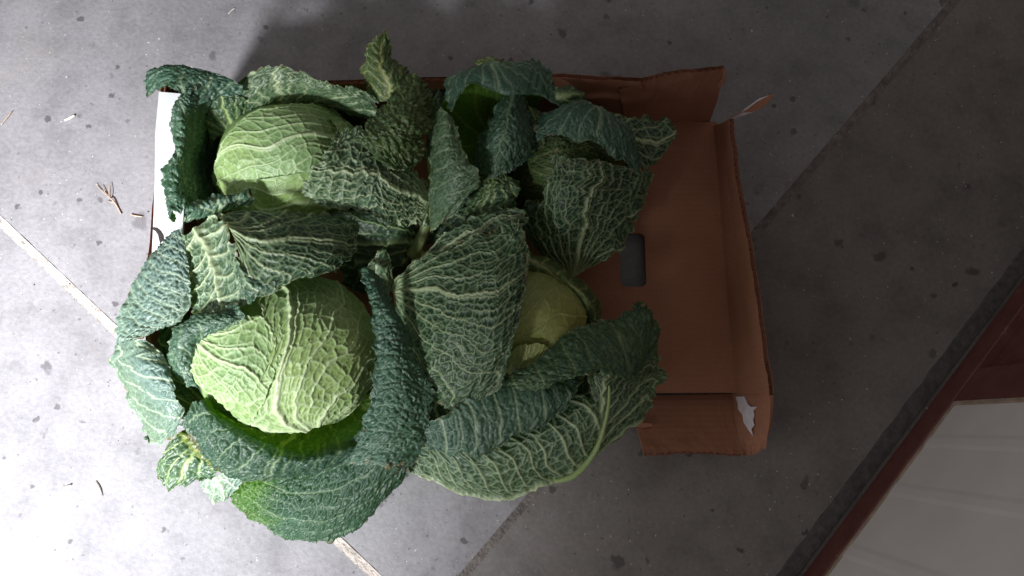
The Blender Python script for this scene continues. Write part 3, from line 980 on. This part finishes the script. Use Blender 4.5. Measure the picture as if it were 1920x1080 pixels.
# big leaf above the head: left part with midrib, right lobe
leaf(BLc, 'outer_leaf', [[(340, 436, 188), (352, 438, 194), (398, 402, 200)], [(350, 488, 186), (374, 498, 192), (432, 436, 212)],
                         [(354, 545, 180), (390, 556, 188), (456, 494, 218)], [(362, 590, 172), (400, 598, 182), (476, 566, 214)]],
     'light', -1, 'pinnate', amp=3.0, c3=11, sp=24, k=.55, frill=1, rib=1.5, rnd=.1)
leaf(BLc, 'outer_leaf', [[(398, 402, 194), (424, 420, 213), (440, 450, 220), (452, 492, 220)], [(470, 396, 190), (490, 424, 212), (492, 472, 228), (476, 562, 217)],
                         [(560, 398, 182), (570, 430, 206), (570, 480, 222), (550, 530, 216)], [(640, 405, 168), (640, 440, 186), (636, 480, 204), (600, 518, 212)],
                         [(674, 414, 152), (674, 445, 165), (668, 478, 180), (642, 502, 196)]],
     'back', -1, 'fan', amp=2.0, c3=12, nsec=8, y0=14, frill=3, rag=1.2, rnd=0)
leaf(BLc, 'outer_leaf', [[(445, 480, 214), (452, 500, 222), (470, 500, 216)], [(452, 520, 214), (464, 530, 224), (490, 520, 220)], [(464, 556, 210), (476, 566, 218), (520, 534, 222)], ],
     'blue', 1, 'pinnate', amp=2.2, c3=8, frill=2, rag=1.4)
# outer leaves at the left
leaf(BLc, 'outer_leaf', [[(322, 440, 168), (332, 432, 180), (342, 430, 188)], [(281, 482, 162), (320, 488, 188), (353, 496, 192)], [(244, 548, 152), (306, 548, 184), (357, 545, 190)],
                         [(226, 600, 145), (290, 600, 178), (347, 588, 184)], [(214, 660, 136), (245, 645, 166), (288, 614, 174)]],
     'pale', 1, 'pinnate', amp=2.6, c3=9, c4=5, sp=17, k=-.45, mid=1.1, sv=.7, frill=1.5, rag=.8, rnd=.1)
leaf(BLc, 'outer_leaf', [[(220, 648, 142), (250, 638, 168), (276, 640, 172)], [(213, 690, 130), (265, 682, 178), (322, 688, 182)], [(234, 745, 124), (285, 730, 172), (328, 736, 182)],
                         [(260, 795, 114), (302, 780, 160), (346, 766, 172)], [(274, 842, 98), (300, 835, 130), (332, 822, 152)]],
     'pale', 1, 'pinnate', amp=1.6, c3=14, c4=7.5, sp=26, mid=-.1, sv=.9, frill=3, rag=1.2, vs=.9, rnd=.1)
leaf(BLc, 'outer_leaf', [[(326, 812, 120), (360, 815, 108), (402, 850, 100)], [(298, 860, 106), (345, 862, 112), (412, 885, 104)], [(288, 900, 92), (325, 912, 92), (386, 902, 94)]],
     'dark', 1, 'fan', amp=2.2, nsec=6, frill=4, rag=1.2)
leaf(BLc, 'outer_leaf', [[(350, 800, 105), (385, 830, 108), (420, 862, 105)], [(345, 812, 118), (378, 842, 122), (412, 872, 116)], ] + [[(340, 818, 112), (370, 850, 116), (404, 880, 110)]],
     'olive', 1, 'pinnate', amp=2, frill=2)
leaf(BLc, 'outer_leaf', [[(376, 903, 84), (410, 892, 96), (432, 874, 100)], [(386, 925, 74), (416, 915, 88), (453, 892, 96)], [(400, 944, 62), (420, 938, 72), (434, 934, 76)]],
     'pale', -1, 'fan', amp=1.6, nsec=5, frill=2, rib=.8)
# cup leaf below the head, rim rolled outward
leaf(BLc, 'outer_leaf', [[(420, 735, 80), (460, 765, 75), (520, 778, 72), (600, 778, 72), (722, 722, 85)],
                         [(396, 748, 120), (446, 790, 108), (520, 812, 98), (600, 812, 98), (722, 772, 106)],
                         [(384, 750, 160), (428, 802, 146), (508, 836, 132), (590, 838, 128), (704, 804, 122)],
                         [(374, 753, 186), (414, 792, 182), (474, 832, 172), (562, 862, 160), (688, 832, 138)],
                         [(354, 764, 180), (396, 838, 168), (442, 872, 160), (535, 886, 150), (680, 848, 132)],
                         [(346, 796, 160), (390, 856, 145), (424, 886, 138), (520, 894, 132), (672, 862, 122)]],
     'blue', 1, 'fan', amp=2.4, c3=10, c4=5, nsec=9, y0=60, frill=2, rag=.8, rnd=0, mat='thin', sv=.95, vs=1.25, pal2=('glowgreen', 't', .62, .45))  # inner face coloured greener for the light glowing through it
leaf(BLc, 'outer_leaf', [[(298, 596, 128), (345, 590, 110), (392, 600, 70)], [(300, 690, 128), (340, 690, 104), (385, 700, 60)], [(330, 775, 110), (362, 790, 92), (420, 790, 55)]],
     'deep', 1, 'pinnate', amp=2, mid=-.3)
# lowest big leaf and the long blistered one on the right
leaf(BLc, 'outer_leaf', [[(448, 876, 95), (510, 884, 95), (570, 876, 105), (630, 848, 122), (690, 800, 138)],
                         [(442, 905, 85), (500, 920, 93), (570, 925, 106), (640, 900, 126), (728, 850, 150)],
                         [(434, 926, 72), (495, 960, 80), (570, 975, 94), (652, 952, 112), (748, 876, 136)],
                         [(436, 938, 56), (498, 992, 60), (565, 1018, 64), (648, 998, 80), (762, 890, 116)]],
     'blue', 1, 'pinnate', amp=3.0, c3=9, c4=4.8, mid=-.15, sp=30, k=.5, frill=2.5, rag=1.4, rnd=0, rib=.7, sv=.45, mat='thin', pal2=('glowgreen', 's', .42, .12))  # left end painted with the green glow of transmitted light
leaf(BLc, 'outer_leaf', [[(676, 508, 152), (688, 503, 156), (702, 518, 150)], [(694, 562, 170), (720, 575, 180), (749, 600, 166)], [(704, 640, 176), (742, 640, 184), (784, 680, 168)],
                         [(700, 720, 172), (750, 728, 182), (806, 722, 166)], [(684, 795, 158), (742, 800, 170), (802, 800, 156)], [(640, 862, 132), (704, 872, 150), (766, 876, 138)]],
     'blue', 1, 'pinnate', amp=3.2, c3=8.5, c4=4.8, mid=-.4, sp=34, k=.3, frill=2.5, rag=1.3, rnd=0, rib=.5, vs=.7, sv=.25)
leaf(BLc, 'outer_leaf', [[(712, 552, 100), (724, 550, 106), (738, 546, 100)], [(702, 512, 125), (718, 508, 136), (736, 500, 126)], [(706, 478, 138), (718, 470, 142), (731, 482, 136)]],
     'back', -1, 'fan', amp=1.6, nsec=5, rag=1.6)
skirt(BLc, 520, 680, 150, 110, 5, .2)

# ---- lower right cabbage
BR = cabbage(985, 620, 'savoy cabbage with dull yellowish head half covered by one big net-veined leaf')
eBR = (985, 608, 122, 116, 78, 92)
hBR = core(BR, *eBR, pal='core')
leaf(hBR, 'head_leaf', [[(905, 520), (925, 600), (930, 720)], [(960, 496), (985, 600), (985, 728)], [(1025, 500), (1045, 590), (1030, 690)], [(1075, 540), (1100, 590), (1085, 650)]],
     'core', -1, 'fan', amp=.5, c3=13, c4=7, nsec=9, y0=40, frill=.2, rag=.3, rnd=0, und=1.2, ell=(*eBR, 2), mat='head', vs=.55, rib=.6)
leaf(hBR, 'head_leaf', [[(930, 740), (960, 725), (1000, 710)], [(935, 705), (975, 690), (1020, 680)], [(950, 660), (985, 645), (1035, 635)]],
     'core', -1, 'fan', amp=.9, c3=8, nsec=7, y0=30, frill=.3, rag=.6, ell=(*eBR, 4), mat='head', vs=.8)
leaf(BR, 'outer_leaf', [[(735, 540, 112), (737, 547, 116), (738, 555, 116), (740, 564, 110)], [(786, 486, 142), (800, 538, 176), (800, 612, 180), (768, 672, 142)],
                        [(858, 452, 162), (876, 518, 200), (872, 622, 206), (802, 742, 152)], [(925, 428, 176), (938, 508, 212), (928, 632, 214), (862, 764, 166)],
                        [(968, 404, 186), (992, 488, 206), (966, 622, 208), (944, 724, 184)]],
     'back', -1, 'fan', amp=2.6, c3=10.5, c4=5.5, nsec=9, y0=10, rag=.9, frill=2.5, rnd=0, mid=.36)
leaf(BR, 'outer_leaf', [[(756, 512, 108), (764, 522, 114), (780, 526, 116)], [(828, 440, 138), (842, 456, 148), (860, 470, 150)], [(900, 402, 150), (912, 424, 162), (930, 440, 162)], [(972, 378, 156), (990, 400, 165), (1004, 425, 164)]],
     'back', -1, 'fan', amp=1.8, c3=9, nsec=5, rag=1.0)
leaf(BR, 'outer_leaf', [[(972, 466, 140), (984, 484, 152), (985, 505, 140)], [(1030, 488, 130), (1036, 506, 146), (1030, 530, 124)], [(1090, 534, 118), (1090, 552, 138), (1072, 566, 112)],
                        [(1120, 568, 108), (1110, 585, 130), (1094, 596, 108)], [(1130, 600, 98), (1114, 610, 115), (1098, 616, 102)]],
     'warm', 1, 'pinnate', amp=1.6, c3=8, frill=2.5, rag=1.2)
leaf(BR, 'outer_leaf', [[(930, 712, 158), (955, 726, 166), (985, 742, 162)], [(1030, 664, 170), (1042, 690, 186), (1058, 716, 196)], [(1100, 610, 158), (1116, 655, 180), (1132, 706, 194)],
                        [(1166, 590, 142), (1182, 635, 166), (1186, 704, 178)], [(1195, 558, 126), (1228, 600, 128), (1240, 658, 122)]],
     'dark', 1, 'pinnate', amp=2.6, c3=11, sp=28, mid=1.3, k=.4, frill=3, rag=1.8, rnd=.1, sv=.5)
leaf(BR, 'outer_leaf', [[(780, 806, 150), (790, 828, 148), (800, 842, 142)], [(852, 764, 174), (860, 806, 168), (868, 854, 156)], [(932, 718, 170), (945, 778, 176), (938, 836, 160)],
                        [(1018, 690, 160), (1028, 742, 178), (1014, 800, 164)], [(1088, 686, 152), (1092, 715, 168), (1066, 756, 168)]],
     'blue', 1, 'pinnate', amp=1.9, c3=13, c4=6, sp=27, mid=1.25, k=.25, frill=2.5, rag=1.6, rnd=.1, sv=.9, vs=1.25)
leaf(BR, 'outer_leaf', [[(1078, 694, 130), (1110, 694, 132), (1144, 694, 130)], [(1080, 750, 120), (1110, 750, 124), (1144, 755, 120)], [(1088, 806, 100), (1112, 810, 104), (1140, 806, 100)]],
     'deep', -1, 'pinnate', amp=2, c3=9)
leaf(BR, 'outer_leaf', [[(1118, 846, 124), (1125, 800, 148), (1120, 760, 158), (1085, 738, 152)], [(1076, 892, 112), (1065, 840, 152), (1060, 790, 160), (1050, 752, 146)],
                        [(1030, 905, 106), (1010, 862, 146), (1010, 812, 156), (1010, 772, 142)], [(970, 936, 96), (952, 892, 132), (950, 850, 146), (950, 805, 136)],
                        [(888, 932, 92), (872, 895, 122), (870, 860, 138), (870, 822, 146)], [(820, 902, 92), (815, 872, 114), (815, 850, 124), (812, 824, 128)],
                        [(768, 882, 94), (754, 864, 100), (754, 846, 108), (775, 828, 112)]],
     'light', -1, 'pinnate', amp=3.0, c3=10, mid=.03, sp=21, k=.35, rag=.7, frill=1.5, rnd=0, rib=1.25)
leaf(BR, 'outer_leaf', [[(1104, 858, 118), (1116, 854, 122), (1128, 844, 116)], [(1108, 800, 120), (1130, 792, 142), (1192, 798, 112)], [(1105, 740, 136), (1140, 740, 166), (1228, 748, 118)],
                        [(1105, 702, 142), (1148, 700, 174), (1246, 712, 116)], [(1124, 692, 142), (1172, 688, 168), (1240, 660, 120)]],
     'back', -1, 'pinnate', amp=2.2, c3=10, mid=.3, sp=20, k=1.3, rag=1.2, frill=2.5, rnd=.1, rib=1.2)
leaf(BR, 'outer_leaf', [[(738, 640, 100), (790, 640, 104), (850, 640, 104)], [(758, 720, 110), (812, 740, 118), (866, 760, 122)], [(784, 796, 110), (832, 806, 120), (884, 796, 122)]],
     'deep', -1, 'fan', amp=2, nsec=7)
tube(BR, 'stalk', [P(1142, 722, .176), P(1141, 760, .166), P(1130, 810, .150), P(1112, 852, .130), P(1078, 890, .118), P(1040, 902, .110)], [.0014, .002, .0024, .0034, .004, .003], MAT['head'], (.30, .40, .16))
skirt(BR, 985, 620, 125, 105, 5, .3)

# ---- upper right cabbage
TR = cabbage(1060, 310, 'savoy cabbage with blue-green leaf lips rolled over its hidden head, beside the torn corner panel')
eTR = (1075, 312, 108, 100, 72, 84)
hTR = core(TR, *eTR, pal='olive')
leaf(hTR, 'head_leaf', [[(948, 352), (972, 364), (1000, 380)], [(945, 312), (1008, 322), (1052, 362)], [(995, 264), (1060, 288), (1104, 340)], [(1080, 255), (1130, 283), (1156, 322)]],
     'warm', 1, 'pinnate', amp=3, c3=10, sp=20, k=.5, sv=.6, frill=2, rag=.8, ell=(*eTR, 6), mat='head')
# left leaf: hollow inside, pale side and lip folded inward
leaf(TR, 'outer_leaf', [[(885, 335, 70), (900, 290, 70), (940, 250, 75), (1000, 235, 80)], [(842, 300, 120), (862, 235, 120), (915, 192, 125), (1010, 195, 118)], [(822, 270, 160), (840, 165, 174), (930, 135, 176), (1034, 150, 165)]],
     'glowgreen', 1, 'fan', amp=1.2, c3=13, nsec=7, frill=.5, rag=.3, vs=.5, mat='thin')  # hollow given the glow green as its colour
leaf(TR, 'outer_leaf', [[(834, 190, 178), (858, 136, 182), (935, 114, 186), (1000, 114, 184), (1032, 130, 178)], [(841, 195, 188), (880, 140, 196), (940, 140, 200), (1000, 150, 198), (1036, 162, 185)],
                        [(845, 212, 185), (885, 160, 195), (945, 174, 200), (990, 178, 198), (1042, 192, 180)]],
     'blue', 1, 'fan', amp=1.0, c3=12, frill=3, rag=1., rnd=0, base_rag=2.2, und=3.5, vs=.5)
leaf(TR, 'outer_leaf', [[(885, 128, 178), (905, 130, 182), (940, 130, 184)], [(892, 122, 184), (915, 120, 187), (955, 122, 186)], [(888, 118, 184), (935, 109, 186), (960, 124, 184)]],
     'warm', 1, 'fan', amp=1.6, frill=1.5, rag=1.6)
leaf(TR, 'outer_leaf', [[(830, 200, 175), (838, 212, 182), (846, 222, 178)], [(814, 255, 160), (836, 262, 186), (862, 258, 182)], [(807, 320, 142), (840, 315, 182), (888, 320, 182)],
                        [(805, 375, 122), (842, 366, 166), (892, 350, 172)], [(806, 444, 90), (826, 425, 122), (860, 396, 150)]],
     'light', 1, 'pinnate', amp=1.6, c3=10, sp=20, mid=-.25, k=-.5, sv=.35, vs=.75, frill=2.5, rag=1.1, rnd=.1)
leaf(TR, 'outer_leaf', [[(945, 186, 140), (962, 174, 150), (978, 188, 145)], [(914, 225, 140), (957, 225, 178), (996, 230, 150)], [(890, 280, 130), (946, 275, 178), (1002, 275, 150)], [(876, 320, 114), (930, 328, 150), (988, 294, 150)]],
     'blue', 1, 'pinnate', amp=3.0, c3=9.5, sp=17, rag=1.0, rnd=.1, sv=.45)
leaf(TR, 'outer_leaf', [[(976, 192, 132), (1000, 202, 140), (1022, 212, 140)], [(990, 240, 138), (1010, 240, 150), (1032, 235, 146)], [(1000, 278, 138), (1018, 275, 148), (1035, 262, 144)]],
     'dark', 1, 'pinnate', amp=2.2, c3=8)
leaf(TR, 'outer_leaf', [[(998, 234, 150), (1036, 202, 165), (1090, 190, 172), (1145, 206, 170), (1185, 250, 160), (1201, 308, 145)], [(998, 248, 165), (1045, 222, 185), (1095, 216, 195), (1145, 236, 190), (1180, 276, 175), (1200, 318, 155)],
                        [(1006, 266, 165), (1050, 254, 182), (1100, 264, 190), (1140, 286, 185), (1172, 308, 172), (1196, 324, 155)]],
     'blue', 1, 'fan', amp=2.0, c3=10, frill=2.5, rag=1.2, rnd=0, base_rag=1.2, vs=.6, und=4)
leaf(TR, 'outer_leaf', [[(1140, 204, 138), (1165, 250, 140), (1190, 305, 130)], [(1190, 216, 128), (1206, 262, 126), (1206, 318, 116)], [(1234, 222, 120), (1240, 262, 125), (1222, 314, 110)], [(1254, 212, 115), (1264, 245, 120), (1248, 288, 115)]],
     'back', -1, 'fan', amp=2.6, c3=9, nsec=6, y0=30, rag=1.2)
leaf(TR, 'outer_leaf', [[(1032, 162, 150), (1038, 178, 156), (1045, 194, 145)], [(1064, 164, 150), (1066, 178, 158), (1068, 195, 146)], [(1088, 162, 148), (1096, 176, 152), (1092, 194, 145)]],
     'dark', 1, 'pinnate', amp=1.8, c3=8)
leaf(TR, 'outer_leaf', [[(1058, 515, 72), (1068, 518, 75), (1078, 518, 75), (1088, 513, 72)], [(1014, 462, 112), (1055, 455, 142), (1098, 450, 142), (1142, 484, 98)], [(1000, 410, 132), (1046, 400, 177), (1112, 390, 177), (1184, 440, 112)],
                        [(1020, 350, 160), (1052, 342, 192), (1122, 346, 192), (1208, 385, 126)], [(1042, 284, 176), (1085, 296, 192), (1150, 307, 182), (1226, 318, 142)]],
     'back', -1, 'fan', amp=2.2, c3=10, nsec=9, y0=8, rag=1.1, frill=2.5, rnd=0)
leaf(TR, 'outer_leaf', [[(892, 334, 112), (930, 325, 132), (966, 336, 138)], [(880, 375, 102), (926, 370, 134), (974, 372, 132)], [(860, 415, 86), (916, 412, 110), (965, 408, 106)]],
     'dark', 1, 'fan', amp=4, c3=8, frill=6, rag=1.6)
leaf(TR, 'outer_leaf', [[(1046, 512, 62), (1056, 516, 66), (1066, 516, 62)], [(985, 440, 90), (1015, 438, 102), (1045, 440, 102)], [(972, 372, 112), (1005, 372, 124), (1035, 366, 122)]],
     'deep', -1, 'fan', amp=1.6, c3=12, nsec=5)
leaf(TR, 'outer_leaf', [[(800, 460, 50), (860, 440, 70), (940, 430, 70)], [(820, 400, 70), (880, 390, 85), (950, 380, 85)], [(840, 340, 80), (890, 330, 95), (950, 330, 95)]],
     'deep', 1, 'pinnate', amp=2)
skirt(TR, 1060, 315, 120, 105, 5, .1)

# ------------------------------------------------------------------ bits lying on the floor
tw = empty('dry_twig', P(205, 375, 0), 'forked dry brown twig lying on the floor left of the box', 'twig')
z = .0015
tube(tw, 'stem', [P(227, 401, z), P(219, 386, z), P(210, 374, z + .002), P(205, 370, z)], [.0009, .0010, .0009, .0008], MAT['twig'], n=6)
for pts in ([(206, 371), (195, 362), (186, 353), (179, 345)], [(203, 369), (197, 360), (192, 347)], [(206, 371), (204, 358), (206, 344)], [(208, 372), (209, 360), (208, 342)], [(214, 381), (208, 379), (203, 377)]):
    tube(tw, 'branch', [P(a, b, z + .001 * (i % 2)) for i, (a, b) in enumerate(pts)], np.linspace(.0007, .0004, len(pts)), MAT['twig'], n=5)


def bit(name, pts, r, mat, label, cat):
    o = tube(None, name, [P(a, b, .0016) for a, b in pts], r, mat, n=6, wob=.2)
    return tag(o, label, cat)


bit('twig_piece', [(245, 402), (256, 405), (267, 406)], [.0008, .001, .0006], MAT['twig'], 'short brown twig piece on the floor beside the white box lip', 'twig')
bit('twig_piece', [(178, 903), (186, 914), (191, 931)], [.0006, .0008, .0005], MAT['twig'], 'curved reddish twig piece on the bright floor at lower left', 'twig')
bit('straw_piece', [(121, 226), (131, 221), (140, 216)], [.0012, .0018, .0012], MAT['straw'], 'short white straw piece on the floor at upper left', 'straw')
bit('straw_piece', [(428, 26), (434, 20), (440, 15)], [.0005, .0007, .0004], MAT['straw'], 'thin white straw near the top edge above the cabbages', 'straw')
bit('straw_piece', [(2, 234), (12, 222), (23, 208)], [.0006, .0008, .0005], MAT['twig'], 'thin brown stalk on the floor at the left edge', 'straw')
bit('straw_piece', [(112, 922), (121, 916), (133, 909)], [.0014, .002, .001], MAT['straw'], 'pale straw fragment on the bright lower left floor', 'straw')

# grit and crumbs swept about on the concrete, thicker along the joints
def grit(name, n, mat, label, seed, near_joint=.35):
    r = random.Random(seed)
    V, Fc = [], []
    for i in range(n):
        if r.random() < near_joint:
            if r.random() < .5:
                p = X0 + d1 * r.uniform(-1.2, .2)
            else:
                p = X0 + d2 * r.uniform(-.1, 1.6)
            p = p + np.array([r.gauss(0, .010), r.gauss(0, .010)])
        else:
            p = np.array([r.uniform(-.8, .75), r.uniform(-.25, .7)])
            if bx0 - .02 < p[0] < bx1 + .05 and by0 - .09 < p[1] < by1 + .03: continue
        q = r.uniform(.0003, .0010) * (1.8 if r.random() < .06 else 1)
        b = len(V)
        for k in range(5):
            a = k * 1.2566 + r.uniform(-.4, .4)
            V.append((p[0] + math.cos(a) * q * r.uniform(.6, 1.3), p[1] + math.sin(a) * q * r.uniform(.6, 1.3), .0001))
        V.append((p[0], p[1], q * .8))
        Fc += [(b + k, b + (k + 1) % 5, b + 5) for k in range(5)]
    me = bpy.data.meshes.new(name); me.from_pydata(V, [], Fc)
    return tag(link(name, me, mat), label, None, None, 'stuff')


grit('pale_grit', 900, MAT['straw'], 'pale grit scattered over the concrete floor', 4)
grit('dark_grit', 700, MAT['grime'], 'dark soil crumbs scattered over the concrete floor', 9)
